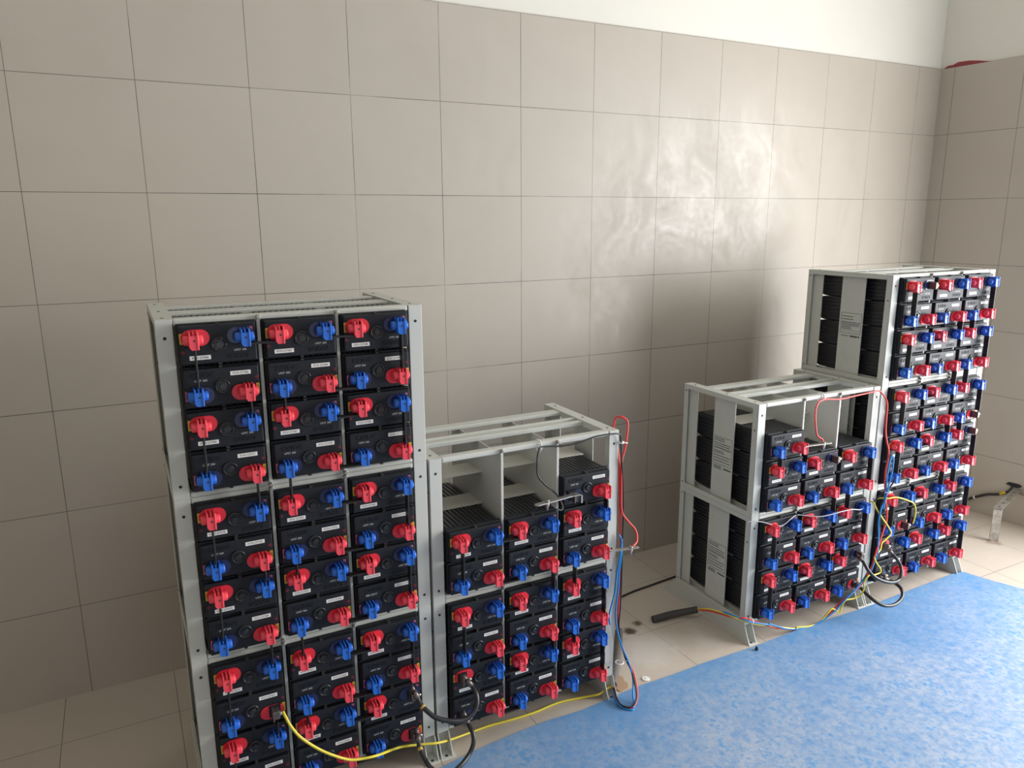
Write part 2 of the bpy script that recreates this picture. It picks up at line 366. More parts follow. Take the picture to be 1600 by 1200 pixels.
def label_bm(kind):
    # printed data label on a side panel: border and lines of small print, facing -x
    bm = bmesh.new(); x = .0104; rnd = random.Random(3 if kind else 5)
    y0, y1, z0, z1 = (.118, .206, .135, .235) if not kind else (.118, .205, .165, .240)
    box(bm, x-.0004, x, .1135, .2125, .085, .30, 2)
    def ln(ya, yb, za, zb): box(bm, x-.0007, x-.0003, ya, yb, za, zb, 1)
    t = .0012
    ln(y0, y1, z1-t, z1); ln(y0, y1, z0, z0+t); ln(y0, y0+t, z0, z1); ln(y1-t, y1, z0, z1)
    rows = [.95, .88, .78, .70, .62, .50, .44, .34, .24, .14] if not kind else [.86, .72, .58, .50, .42, .34, .26]
    if not kind: ln(y0, y1, z0+.56*(z1-z0), z0+.56*(z1-z0)+.0008)
    else:
        ln(y0, y1, z0+.13*(z1-z0), z0+.13*(z1-z0)+.0009)
    for i, f in enumerate(rows):
        z = z0+f*(z1-z0)-.004; y = y1-.004; end = y0+.004 if i not in (0, 1, 5, 6) else y0+.035
        while y > end+.006:
            w = rnd.uniform(.003, .008); ln(max(y-w, end), y, z, z+.0026); y -= w+.0012
    if not kind:
        for j in range(3):
            y = y1-.004
            while y > y1-.036:
                w = rnd.uniform(.003, .007); ln(y-w, y, z0-.008-j*.0045, z0-.0056-j*.0045); y -= w+.0012
        y = y0+.036
        while y > y0+.006: w = rnd.uniform(.004, .008); ln(y-w, y, z0-.0135, z0-.0085); y -= w+.001
    else:
        for k in range(6): ln(y1-.006-k*.0055-.003, y1-.006-k*.0055, z0-.012, z0-.008)
        for k in range(6): ln(y0+.012+k*.0052, y0+.0165+k*.0052, z0-.013, z0-.007)
        cyl(bm, (x-.0005, y0+.006, z0-.010), 0, .0035, .0006, 10, 1)
    return mesh('rating_label', bm, ['white', 'ink', 'paint'])
LABELS = {0: label_bm(0), 1: label_bm(1)}

# ------------------------------------------------------------------ battery cell parts
def case_mesh():
    bm = bmesh.new(); hx, hz, dp = .0772, .0447, .0028
    def ribs(a, b, n):
        out = []; st = (b-a)/n
        for i in range(n):
            s = a+i*st
            out += [(s+st*.10, 0), (s+st*.62, 0), (s+st*.70, 1), (s+st*1.02, 1)]
        return out
    prof = [(-hx+.003, hz-.004, 0, 1)]
    pts = []
    for s, d in ribs(-hx+.003, hx-.003, 12): pts.append((s, hz-dp*d))
    for s, d in ribs(hz-.004, -hz+.004, 6): pts.append((hx-dp*d*.8, s))
    for s, d in ribs(hx-.003, -hx+.003, 12): pts.append((s, -hz+dp*d))
    for s, d in ribs(-hz+.004, hz-.004, 6): pts.append((-hx+dp*d*.8, s))
    rings = []
    for y, k in ((.004, 1), (.310, 1), (.322, .975), (.331, .92), (.3365, .85), (.339, .77)):
        dx = hx*(1-k)*.30; dz = hz*(1-k)
        rings.append([bm.verts.new((x*(1-dx/hx), y, z*(1-dz/hz))) for x, z in pts])
    n = len(pts)
    for a, b in zip(rings, rings[1:]):
        for i in range(n): bm.faces.new((a[i], a[(i+1) % n], b[(i+1) % n], b[i]))
    bm.faces.new(rings[0][::-1]); bm.faces.new(rings[-1])
    return mesh('case', bm, 'case')
CASE = case_mesh()
LF = -.022                                                          # front face of the lid
def lid_mesh():
    bm = bmesh.new()
    box(bm, -.0788, .0788, -.0085, .006, -.0437, .0437, bev=.0025, seg=2)
    box(bm, -.0755, .0755, LF, -.008, -.0405, .0405, bev=.0028, seg=2)
    for s in (1, -1): box(bm, -.0034, .0034, -.0195, -.006, s*.0415-.0030, s*.0415+.0030, 1)
    for u in (-1, 1):                                               # raised collars round the terminals
        box(bm, u*.046-.017, u*.046+.017, LF-.0022, LF+.001, -.0152+.0178, -.0152+.0192, 0, bev=.0004)
        n = 20; R1, R2 = .0178, .0192
    t = text_bm('EXIDE', .0135, .0012)
    vm = {v: bm.verts.new((v.co.x*1.25-.036, v.co.y+LF, v.co.z+.0275)) for v in t.verts}
    for f in t.faces:
        try: bm.faces.new([vm[v] for v in f.verts])
        except ValueError: pass
    t.free()
    return mesh('lid', bm, ['lid', 'hole'])
LID = lid_mesh()
def vent_mesh():
    bm = bmesh.new(); n = 20
    prof = [(.0155, .001), (.0155, -.003), (.0145, -.0042), (.0125, -.0042), (.0118, -.0025), (.0100, -.0015)]
    rings = [[bm.verts.new((r*math.cos(2*PI*k/n), LF+y, r*math.sin(2*PI*k/n))) for k in range(n)] for r, y in prof]
    for a, b in zip(rings, rings[1:]):
        for k in range(n): f = bm.faces.new((a[k], b[k], b[(k+1) % n], a[(k+1) % n])); f.smooth = True
    bm.faces.new(rings[-1])
    cyl(bm, (0, LF-.0035, 0), 1, .0072, .005, 6, bev=.0008)
    for k in range(6):
        a = k*PI/3; cyl(bm, (.0108*math.cos(a), LF-.002, .0108*math.sin(a)), 1, .0012, .003, 6)
    return mesh('vent_plug', bm, 'vent')
VENT = vent_mesh()
def seal_mesh(m):
    bm = bmesh.new(); n = 10
    def stad(a, r): return [(a+r*math.cos(-PI/2+PI*k/n), r*math.sin(-PI/2+PI*k/n)) for k in range(n+1)] + [(-a+r*math.cos(PI/2+PI*k/n), r*math.sin(PI/2+PI*k/n)) for k in range(n+1)]
    prism(bm, stad(.0105, .0172), 1, LF-.0022, LF+.0006)
    prism(bm, stad(.0105, .0158), 1, LF-.0032, LF-.0020)
    return mesh('terminal_seal', bm, m)
SEAL = {'red': seal_mesh('redseal'), 'blue': seal_mesh('blueseal')}
def cap_mesh(m):
    bm = bmesh.new(); y0 = LF-.0028
    # barrel that slips over the terminal, rounded at both ends
    cyl(bm, (0, y0-.0110, 0), 0, 0.0102, .0395, 16, bev=.0040, seg=3)
    box(bm, -.0165, .0165, y0-.010, y0, -.0085, .0085, bev=.002)
    # upright block with slotted crest and pointed lower tab
    pr = [(-.0088, .0105), (-.0088, -.0125), (-.0050, -.0185), (.0088, -.0185), (.0088, .0105)]
    fs = prism(bm, pr, 1, y0-.0285, y0-.001)
    for x in (-.0088, -.0014, .0056): box(bm, x, x+.0032, y0-.0275, y0-.002, .008, .0182, bev=.0008)
    box(bm, .0056, .0094, y0-.0305, y0-.004, -.0186, .0182, bev=.0009)
    disc(bm, (.0010, y0-.0287, .0005), 1, .0021, 10, 1)
    return mesh('terminal_cap', bm, [m, 'hole'])
CAP = {'red': cap_mesh('red'), 'blue': cap_mesh('blue')}
bm = bmesh.new()
box(bm, -.013, .013, LF-.0045, LF, -.0150, .0150, 1)
box(bm, -.0075, .0075, LF-.026, LF-.004, -.0100, .0100, bev=.0012)
box(bm, -.0088, -.0055, LF-.030, LF-.004, -.0125, .0125, bev=.0008)
TERMINAL = mesh('terminal_post', bm, ['lead', 'lid'])
bm = bmesh.new(); cyl(bm, (.0085, LF-.019, 0), 0, .0058, .008, 6, bev=.0008); cyl(bm, (.0145, LF-.019, 0), 0, .0034, .008, 10)
TBOLT = mesh('terminal_bolt', bm, 'bolt')
bm = bmesh.new(); add_text(bm, 'UPST 300', .0062, (0, LF-.0004, 0)); MODEL = mesh('model_text', bm, 'whiteink')
bm = bmesh.new(); add_text(bm, 'BEE LIGHT', .0062, (0, LF-.0004, 0)); MODEL2 = mesh('model_text', bm, 'whiteink')
bm = bmesh.new(); box(bm, -.004, .004, LF-.0006, LF, -.0011, .0011); box(bm, -.0011, .0011, LF-.0006, LF, -.004, .004); PLUS = mesh('plus_mark', bm, 'redink')
def sticker(m, hx, hz, txt):
    bm = bmesh.new(); box(bm, -hx, hx, LF-.0006, LF, -hz, hz, 0)
    t = text_bm(txt, .0040); R = Matrix.Rotation(PI/2, 4, 'Y')
    vm = {v: bm.verts.new(Vector((0, LF-.0009, 0)) + R @ v.co) for v in t.verts}
    for f in t.faces:
        try: bm.faces.new([vm[v] for v in f.verts]).material_index = 1
        except ValueError: pass
    t.free(); return mesh('polarity_sticker', bm, [m, 'ink'])
STICK = {'red': sticker('yellow', .0034, .0110, 'POSITIVE'), 'blue': sticker('pink', .0030, .0105, 'NEGATIVE')}
def serial_mesh(s):
    bm = bmesh.new(); box(bm, -.0205, .0205, LF-.0006, LF, -.0044, .0044, 0)
    add_text(bm, s, .0066, (0, LF-.0009, -.0002), 1, 0, .92)
    return mesh('serial_label', bm, ['white', 'ink'])
def make_cell(rack, col, row, serial, label, bare, group, model=None):
    flip = row in (0, 2); s = -1 if flip else 1
    base = rack['M'] @ Vector((COLX[col], 0, ROWZ[row]-.0447))
    root = empty('battery_cell', base, rack['rz'], label, 'battery', group)
    c = (0, 0, .0447); rot = (0, PI, 0) if flip else (0, 0, 0)
    def at(u, w): return (s*u, 0, .0447+s*w)
    link('case', CASE, root, c, rot); link('lid', LID, root, c, rot); link('vent_plug', VENT, root, at(0, .001), rot)
    for colr, u in (('red', .05), ('blue', -.05)):
        t = link('terminal_seal', SEAL[colr], root, at(u*.89, -.0152)); t['label'] = 'red seal disc' if colr == 'red' else 'navy seal disc'
        if colr in bare:
            q = link('terminal_post', TERMINAL, root, at(u, -.0135)); q['label'] = 'bare grey terminal'
            link('terminal_bolt', TBOLT, q)
        else:
            q = link('terminal_cap', CAP[colr], root, at(u, -.0128)); q['label'] = colr+' terminal cap'
    q = link('polarity_sticker', STICK['red'], root, ((s*.0712), 0, .0447-s*.0145+(.004 if s > 0 else 0))); q['label'] = 'yellow sticker'
    q = link('polarity_sticker', STICK['blue'], root, ((-s*(.0705 if s > 0 else .066)), 0, .0447-s*.0145+(0 if s > 0 else .007))); q['label'] = 'pink sticker'
    link('serial_label', serial_mesh('4Y24 %d' % serial), root, at(.038, .0265))
    link('model_text', model or MODEL, root, at(-.0415, .0160)); link('plus_mark', PLUS, root, at(.070, .014))
    return root
GA = Matrix.Identity(4)
GC = Matrix.Translation((1.717, .023, 0)) @ Matrix.Rotation(-.0126, 4, 'Z')
DX = W+GAP
EMPTY_B = {(0, 0), (1, 0), (2, 0), (0, 1), (1, 1)}
EMPTY_C = {(0, 0), (1, 0), (2, 0), (1, 1), (2, 1)}
RACKS = [  # key, group matrix, x, level, phrase, rack label, empty bays, bare terminals, serial of the top-left cell
 ('A3', GA, 0, 2, 'left tower top crate', 'grey steel battery crate, full, topmost of the three in the left tower', set(), {}, 237586),
 ('A2', GA, 0, 1, 'left tower middle crate', 'grey steel battery crate, full, middle one of the left tower', set(), {}, 237598),
 ('A1', GA, 0, 0, 'left tower bottom crate', 'grey steel battery crate, full, lowest of the left tower with yellow wire', set(), {(0, 1): 'red', (2, 2): 'blue', (2, 3): 'red'}, 237610),
 ('B2', GA, DX, 1, 'left half-empty crate', 'half-empty grey steel battery crate right of the left tower, red wire looped above', EMPTY_B, {(2, 1): 'blue'}, 237634),
 ('B1', GA, DX, 0, 'crate below left half-empty crate', 'full grey steel battery crate under the half-empty one beside the left tower', set(), {(0, 2): 'red', (0, 3): 'blue'}, 237622),
 ('C2', GC, 0, 1, 'right half-empty crate', 'half-empty grey steel battery crate left of the right tower, red wire across its top', EMPTY_C, {(1, 2): 'blue'}, 237658),
 ('C1', GC, 0, 0, 'crate below right half-empty crate', 'full grey steel battery crate under the half-empty one beside the right tower', set(), {(2, 2): 'blue', (2, 3): 'red'}, 237646),
 ('D3', GC, DX, 2, 'right tower top crate', 'grey steel battery crate, full, topmost of the three in the right tower', set(), {(0, 0): 'blue'}, 237694),
 ('D2', GC, DX, 1, 'right tower middle crate', 'grey steel battery crate, full, middle one of the right tower', set(), {(2, 1): 'red', (2, 2): 'blue'}, 237682),
 ('D1', GC, DX, 0, 'right tower bottom crate', 'grey steel battery crate, full, lowest of the right tower with hanging cables', set(), {(0, 1): 'red', (0, 2): 'red', (0, 3): 'blue'}, 237670),
]
ROWN = ['top', 'second', 'third', 'bottom']; COLN = ['left', 'middle', 'right']
RK = {}
for key, G, x, lev, phrase, rlabel, gone, bare, ser in RACKS:
    Mx = G @ Matrix.Translation((x, 0, H0+lev*H)); rz = Mx.to_euler().z
    RK[key] = {'M': Mx, 'rz': rz, 'phrase': phrase, 'gone': gone, 'bare': bare}
    r = empty('battery_crate', Mx.translation, rz, rlabel, 'battery rack', 'grey steel battery crates')
    for s in (1, -1):
        link('side_frame', SIDE[s], r); pn = link('side_panel', PANEL[s], r)
        if s > 0 and key in ('C1', 'C2', 'D3', 'D2'): link('rating_label', LABELS[1 if key == 'D3' else 0], pn)['label'] = 'printed data label'
        if lev == 0: link('foot', FOOT[s], r, (0, 0, -H0))
    for (k, t), me in RAILS.items(): link(k+'_rail', me, r)
    for me, bs in DIV:
        dv = link('divider', me, r)
        for b in bs: link('bolt', b, dv)
    for me in SHELF: link('shelf', me, r)
    for row in range(4):
        for c in range(3):
            if (c, row) in gone: continue
            bt = bare.get((c, row), ''); extra = ', bare %s terminal' % bt if bt else ''
            make_cell(RK[key], c, row, ser-3*row+c, 'black battery cell, %s row, %s column, %s%s' % (ROWN[row], COLN[c], phrase, extra), [bt], 'black battery cells in the crates',
                      MODEL2 if key == 'A2' and c == 2 and row == 3 else None)

# ------------------------------------------------------------------ black link bars between the terminals
BARM = {}
def bar_mesh(kind, L):
    k = (kind, round(L, 4))
    if k not in BARM:
        bm = bmesh.new()
        if kind == 'v': box(bm, -.0017, .0017, -.050, -.031, 0, L, bev=.0006)
        else: box(bm, 0, L, -.050, -.031, -.0017, .0017, bev=.0006)
        BARM[k] = mesh('link_bar', bm, 'bar')
    return BARM[k]
def capz(row): return ROWZ[row] + (.0135 if row in (0, 2) else -.0135)
def vbar(key, col, side, row, to=None):
    R = RK[key]; x = COLX[col]+(.05 if side == 'right' else -.05)
    zt = capz(row)-.0165
    zb = (capz(row+1)+.0165) if to is None else capz(0)-H+.0165
    o = link('link_bar', bar_mesh('v', zt-zb), None, R['M'] @ Vector((x+.0015, 0, zb)), (0, 0, R['rz']))
    if to is None: lab = 'black link bar, %s of %s column, %s to %s row, %s' % (side, COLN[col], ROWN[row], ROWN[row+1], R['phrase'])
    else: lab = 'black link bar below %s column, %s side, %s' % (COLN[col], side, R['phrase'])
    tag(o, lab, 'link bar', 'black link bars')
def hbar(key, col, row):
    R = RK[key]; x0 = COLX[col]+.0585; x1 = COLX[col+1]-.0585; z = capz(row)-.0150
    o = link('link_bar', bar_mesh('h', x1-x0), None, R['M'] @ Vector((x0, 0, z)), (0, 0, R['rz']))
    tag(o, 'level black bar between %s and %s columns, %s row, %s' % (COLN[col], COLN[col+1], ROWN[row], R['phrase']), 'link bar', 'black link bars')
L_, R_ = 'left', 'right'
V = {'A3': [(0, L_, 0), (0, R_, 1), (0, L_, 2), (1, L_, 1), (2, R_, 0), (2, R_, 2)],
     'A2': [(0, L_, 0), (0, R_, 1), (0, L_, 2), (1, L_, 1), (2, R_, 0), (2, R_, 2)],
     'A1': [(0, L_, 0), (0, R_, 1), (0, L_, 2), (1, L_, 1), (2, R_, 0)],
     'B2': [(0, L_, 2), (2, R_, 1)],
     'B1': [(0, L_, 0), (1, R_, 1), (2, L_, 1), (2, R_, 0), (2, R_, 2)],
     'C2': [(0, L_, 1), (2, R_, 2)],
     'C1': [(0, L_, 0), (0, L_, 2), (1, R_, 1), (2, L_, 1), (2, R_, 0)],
     'D3': [(0, L_, 0), (0, L_, 2), (1, R_, 1), (2, L_, 1), (2, R_, 0), (2, R_, 2)],
     'D2': [(0, L_, 0), (0, L_, 2), (1, R_, 1), (2, L_, 1), (2, R_, 0), (2, R_, 2)],
     'D1': [(0, L_, 0), (1, R_, 1), (2, L_, 1), (2, R_, 0), (2, R_, 2)]}
DOWN = {'A3': [(0, R_), (1, L_)], 'A2': [(0, R_), (1, L_)], 'B2': [(1, R_), (2, L_)], 'C2': [(1, R_), (2, L_)], 'D3': [(1, R_), (2, L_)], 'D2': [(1, R_), (2, L_)]}
HB = {'A3': [(0, 0)]+[(1, r) for r in range(4)], 'A2': [(1, r) for r in range(4)], 'A1': [(1, r) for r in range(4)],
      'B2': [(0, 2), (0, 3)], 'B1': [(0, r) for r in range(4)], 'C2': [(0, 2), (0, 3)], 'C1': [(0, r) for r in range(4)],
      'D3': [(0, 1), (0, 2), (0, 3)], 'D2': [(0, r) for r in range(4)], 'D1': [(0, 0), (0, 3)]}
for k, l in V.items():
    for c, s, r in l: vbar(k, c, s, r)
for k, l in DOWN.items():
    for c, s in l: vbar(k, c, s, 3, True)
for k, l in HB.items():
    for c, r in l: hbar(k, c, r)
WIRE={
 'red_B':[(1.156,-0.001,0.02),(1.139,-0.047,0.012),(1.141,-0.073,0.006),(1.16,-0.093,0.006),(1.188,-0.08,0.01),(1.203,-0.064,0.03),(1.213,-0.03,0.067),(1.195,-0.02,0.115),(1.176,-0.01,0.173),(1.169,-0.005,0.222),(1.167,-0.005,0.286),(1.172,-0.005,0.357),(1.172,-0.005,0.429),(1.171,0,0.509),(1.167,0,0.589),(1.163,0,0.669),(1.163,0.005,0.744),(1.186,0.05,0.783),(1.181,0.06,0.82),(1.17,0.04,0.859),(1.171,0.02,0.871),(1.189,0.01,0.861),(1.19,0.005,0.84),(1.18,0,0.786),(1.166,-0.004,0.743),(1.165,-0.006,0.67),(1.169,-0.006,0.595),(1.187,-0.01,0.563),(1.21,-0.02,0.532),(1.205,-0.035,0.505),(1.182,-0.045,0.496)],
 'black_B':[(1.154,-0.012,0.025),(1.135,-0.061,0.016),(1.141,-0.085,0.012),(1.161,-0.096,0.012),(1.183,-0.086,0.02),(1.199,-0.063,0.035),(1.206,-0.03,0.074),(1.187,-0.02,0.122),(1.177,-0.012,0.174),(1.166,-0.012,0.23),(1.169,-0.012,0.289),(1.171,-0.012,0.361),(1.173,-0.01,0.431),(1.175,-0.006,0.51),(1.175,-0.006,0.59),(1.172,-0.006,0.669),(1.163,-0.008,0.748),(1.158,-0.008,0.81),(1.15,-0.012,0.829),(1.124,-0.014,0.835),(1.065,-0.016,0.836),(1.013,-0.016,0.827),(0.963,-0.014,0.824),(0.9,-0.014,0.831),(0.886,-0.018,0.825),(0.879,-0.02,0.797),(0.881,-0.02,0.757),(0.898,-0.025,0.731),(0.925,-0.03,0.706),(0.932,-0.045,0.691),(0.938,-0.055,0.668),(0.929,-0.06,0.662),(0.909,-0.06,0.674),(0.896,-0.055,0.689)],
 'blue_B':[(1.149,-0.012,0.02),(1.134,-0.047,0.012),(1.136,-0.08,0.006),(1.156,-0.101,0.006),(1.171,-0.092,0.006),(1.182,-0.071,0.03),(1.207,-0.035,0.055),(1.197,-0.028,0.102),(1.174,-0.02,0.164),(1.157,-0.016,0.222),(1.15,-0.016,0.279),(1.159,-0.014,0.355),(1.161,-0.012,0.404),(1.168,-0.012,0.458),(1.167,-0.012,0.504),(1.158,-0.01,0.525)],
 'blue_tail':[(1.165,-0.016,0.512),(1.159,-0.018,0.462),(1.151,-0.016,0.408),(1.147,-0.014,0.347),(1.135,-0.02,0.322),(1.117,-0.03,0.286),(1.12,-0.03,0.257)],
 'yellow_A':[(1.157,0.002,0.022),(1.128,-0.001,0.02),(1.103,-0.004,0.015),(1.06,0.019,0.004),(0.983,0.032,0.004),(0.898,0.026,0.004),(0.819,0.029,0.004),(0.755,0.035,0.004),(0.688,0.027,0.01),(0.624,0.002,0.03),(0.575,-0.018,0.05),(0.533,-0.016,0.06),(0.497,-0.017,0.07),(0.462,-0.016,0.075),(0.392,-0.08,0.125),(0.347,-0.085,0.135),(0.319,-0.085,0.144),(0.281,-0.085,0.171),(0.246,-0.08,0.2),(0.212,-0.075,0.238),(0.193,-0.07,0.271),(0.184,-0.06,0.293),(0.181,-0.05,0.301)],
 'cab1':[(0.507,-0.045,0.242),(0.514,-0.065,0.219),(0.525,-0.085,0.206),(0.543,-0.1,0.191),(0.579,-0.11,0.176),(0.614,-0.11,0.167),(0.64,-0.105,0.172),(0.658,-0.095,0.189),(0.663,-0.08,0.208),(0.661,-0.06,0.219),(0.653,-0.05,0.231)],
 'cab2':[(0.509,-0.05,0.117),(0.506,-0.07,0.098),(0.51,-0.095,0.08),(0.516,-0.12,0.07),(0.537,-0.14,0.056),(0.563,-0.14,0.051),(0.594,-0.13,0.055),(0.628,-0.11,0.063),(0.644,-0.1,0.083),(0.648,-0.085,0.102),(0.646,-0.06,0.113),(0.646,-0.048,0.121)],
 'cab3':[(2.207,-0.033,0.224),(2.205,-0.053,0.213),(2.208,-0.068,0.193),(2.224,-0.083,0.17),(2.261,-0.094,0.148),(2.304,-0.099,0.134),(2.348,-0.095,0.13),(2.369,-0.09,0.147),(2.382,-0.075,0.17),(2.371,-0.065,0.195),(2.367,-0.045,0.211),(2.366,-0.035,0.219)],
 'cab4':[(2.204,-0.033,0.121),(2.21,-0.048,0.111),(2.211,-0.073,0.098),(2.209,-0.103,0.09),(2.232,-0.124,0.075),(2.275,-0.129,0.065),(2.318,-0.125,0.066),(2.352,-0.115,0.077),(2.371,-0.095,0.089),(2.38,-0.07,0.094),(2.376,-0.045,0.1),(2.357,-0.033,0.108)],
 'red_C':[(1.961,-0.035,0.691),(1.959,-0.03,0.703),(1.942,-0.025,0.715),(1.938,-0.02,0.735),(1.946,-0.005,0.783),(1.964,0.005,0.815),(1.997,0.009,0.826),(2.076,0.006,0.819),(2.15,0.006,0.822),(2.219,0.005,0.825),(2.265,0.004,0.827),(2.283,0.001,0.816),(2.3,-0.004,0.794),(2.304,-0.009,0.77),(2.301,-0.012,0.727),(2.3,-0.016,0.678),(2.304,-0.022,0.642),(2.314,-0.025,0.609),(2.315,-0.025,0.571),(2.311,-0.024,0.533),(2.313,-0.025,0.487),(2.305,-0.029,0.497),(2.313,-0.03,0.452),(2.316,-0.035,0.416),(2.321,-0.04,0.375),(2.323,-0.04,0.35),(2.305,-0.044,0.311),(2.283,-0.049,0.273),(2.261,-0.054,0.236),(2.251,-0.054,0.194),(2.231,-0.053,0.166),(2.212,-0.053,0.139),(2.179,-0.053,0.117),(2.139,-0.047,0.093),(2.112,-0.037,0.069),(2.062,-0.026,0.023),(2.02,-0.016,0.001),(1.939,-0.01,-0.002),(1.844,-0.009,0.034),(1.844,-0.009,0.032),(1.785,-0.008,0.061),(1.73,-0.005,0.09),(1.691,0.001,0.108),(1.677,0.023,0.1),(1.671,0.124,0.075),(1.664,0.164,0.063),(1.681,0.217,0.035)],
 'blue_C':[(2.322,-0.035,0.595),(2.314,-0.035,0.574),(2.31,-0.034,0.542),(2.308,-0.034,0.495),(2.31,-0.034,0.478),(2.304,-0.036,0.431),(2.286,-0.039,0.392),(2.281,-0.039,0.348),(2.282,-0.044,0.303),(2.277,-0.049,0.276),(2.272,-0.054,0.239),(2.255,-0.056,0.2),(2.237,-0.056,0.166),(2.208,-0.055,0.147),(2.174,-0.057,0.124),(2.132,-0.052,0.094),(2.11,-0.042,0.066),(2.095,-0.037,0.046),(2.035,-0.023,0.01),(1.972,-0.016,-0.004),(1.886,-0.013,0.021),(1.799,-0.012,0.063),(1.8,-0.012,0.06),(1.726,-0.009,0.087),(1.683,0.007,0.105),(1.67,0.054,0.104),(1.676,0.114,0.081),(1.667,0.159,0.068),(1.682,0.216,0.038)],
 'blue_C2':[(2.328,-0.031,0.593),(2.329,-0.037,0.578),(2.327,-0.039,0.541),(2.319,-0.039,0.494),(2.319,-0.039,0.497),(2.311,-0.039,0.46),(2.302,-0.04,0.421),(2.296,-0.042,0.398)],
 'black_C':[(2.329,-0.05,0.511),(2.331,-0.045,0.495),(2.325,-0.035,0.468),(2.309,-0.029,0.457),(2.298,-0.019,0.436),(2.291,-0.004,0.413)],
 'black_C2':[(2.315,-0.035,0.446),(2.296,-0.036,0.416),(2.286,-0.039,0.377),(2.286,-0.042,0.326),(2.294,-0.044,0.288),(2.272,-0.05,0.252),(2.26,-0.052,0.206),(2.23,-0.051,0.163),(2.203,-0.051,0.137),(2.168,-0.053,0.114)],
 'yel_C1':[(2.307,-0.004,0.42),(2.306,-0.019,0.429),(2.328,-0.035,0.429),(2.355,-0.04,0.43),(2.387,-0.043,0.422),(2.43,-0.046,0.405),(2.461,-0.046,0.388),(2.482,-0.042,0.36),(2.49,-0.037,0.326),(2.491,-0.032,0.298)],
 'yel_C2':[(2.278,0.001,0.416),(2.278,-0.014,0.414),(2.278,-0.029,0.394),(2.297,-0.039,0.363),(2.322,-0.045,0.332),(2.346,-0.045,0.303),(2.348,-0.045,0.29),(2.324,-0.045,0.275),(2.305,-0.044,0.264),(2.293,-0.049,0.243),(2.258,-0.054,0.227),(2.263,-0.059,0.205),(2.284,-0.064,0.176),(2.283,-0.064,0.162),(2.255,-0.064,0.16),(2.229,-0.061,0.163),(2.205,-0.061,0.141),(2.208,-0.061,0.117),(2.196,-0.058,0.092),(2.168,-0.053,0.083),(2.129,-0.047,0.081),(2.113,-0.042,0.038),(2.099,-0.037,0.048),(2.078,-0.032,0.053),(2.043,-0.023,0.014),(1.993,-0.018,0.004),(1.931,-0.016,0.016),(1.926,-0.014,0.01),(1.804,-0.008,0.053),(1.729,-0.007,0.08),(1.675,0.014,0.103),(1.672,0.064,0.097),(1.663,0.124,0.086),(1.664,0.164,0.069),(1.677,0.212,0.04)],
 'grey_C':[(1.686,0.013,0.448),(1.711,0.007,0.449),(1.743,0.003,0.442),(1.791,-0.008,0.424),(1.826,-0.01,0.417),(1.864,-0.009,0.432),(1.904,0.001,0.435),(1.931,-0.01,0.432),(1.977,-0.03,0.426),(2.027,-0.041,0.429),(2.071,-0.043,0.431),(2.137,-0.037,0.424),(2.192,-0.028,0.41),(2.229,-0.018,0.415),(2.278,-0.004,0.409)],
 'conduit_B':[(1.362,0.253,0.02),(1.315,0.191,0.02),(1.256,0.116,0.02),(1.208,0.061,0.02),(1.162,0.007,0.022)],
 'conduit_C':[(1.681,0.217,0.035),(1.651,0.243,0.022),(1.607,0.258,0.017),(1.574,0.262,0.016),(1.522,0.269,0.012)],
 'cable_floor':[(1.518,0.468,0.004),(1.596,0.483,0.004),(1.68,0.491,0.004),(1.767,0.5,0.004),(1.837,0.506,0.004)],
}
# ------------------------------------------------------------------ cables and wires
def wire(name, key, r, m, label, cat='wire', group=None):
    bm = bmesh.new(); tube(bm, [(x, y, max(z, r)) for x, y, z in WIRE[key]], r, 8)
    return tag(link(name, mesh(name, bm, m)), label, cat, group)
def lug(bm, p, d, L=.022):
    d = Vector(d).normalized(); p = Vector(p)
    tube(bm, [p-d*.010, p+d*.012], .0052, 8, smooth=0)
def battery_cable(key, r, label, bands=()):
    P = [Vector(p) for p in WIRE[key]]
    root = empty('battery_cable', P[0], 0, label, 'cable', 'thick black battery cables')
    Q = [p-P[0] for p in P]
    bm = bmesh.new(); tube(bm, Q, r, 12); link('cable_sheath', mesh('cable_sheath', bm, 'cable'), root)
    for a, b in ((Q[0], Q[1]), (Q[-1], Q[-2])):
        d = (b-a).normalized(); bm = bmesh.new()
        tube(bm, [a-d*.004, a+d*.016], r*1.12, 10, smooth=0); tube(bm, [a-d*.020, a-d*.003], r*.8, 6, smooth=0)
        link('cable_lug', mesh('cable_lug', bm, 'lead'), root)['label'] = 'grey crimped lug'
    S_ = spline(Q, 8)
    for i in bands:
        bm = bmesh.new(); tube(bm, [S_[i], S_[i+1], S_[i+2]], r*1.12, 12, smooth=0); link('cable_band', mesh('cable_band', bm, 'cabletape'), root)['label'] = 'yellow marker band'
battery_cable('cab1', .0062, 'thick black cable curving from left tower to neighbouring crate, upper of two', (10,))
battery_cable('cab2', .0062, 'thick black cable hanging to the floor between the left tower and its neighbour', (8,))
battery_cable('cab3', .0062, 'thick black cable looping at the foot of the right tower, upper of two')
battery_cable('cab4', .0062, 'thick black cable looping near the mat at the right tower, lower of two')
wire('sense_wire', 'red_B', .0030, 'wred', 'red wire looping above the right end of the left half-empty crate')
wire('sense_wire', 'black_B', .0024, 'wblack', 'thin black wire along the front top rail of the left half-empty crate')
wire('sense_wire', 'blue_B', .0027, 'wblue', 'long blue wire running down into the grey tube beside the left crates')
wire('sense_wire', 'blue_tail', .0027, 'wblue', 'short blue wire with a loose end against the left crates')
wire('earth_wire', 'yellow_A', .0034, 'wyellow', 'long yellow wire drooping along the floor before the left crates')
wire('sense_wire', 'red_C', .0030, 'wred', 'red wire along the right half-empty crate and down the right tower')
wire('sense_wire', 'blue_C', .0030, 'wblue', 'blue wire down the right tower and along to the charcoal tube')
wire('sense_wire', 'blue_C2', .0028, 'wblue', 'short blue wire end folded back at the right tower')
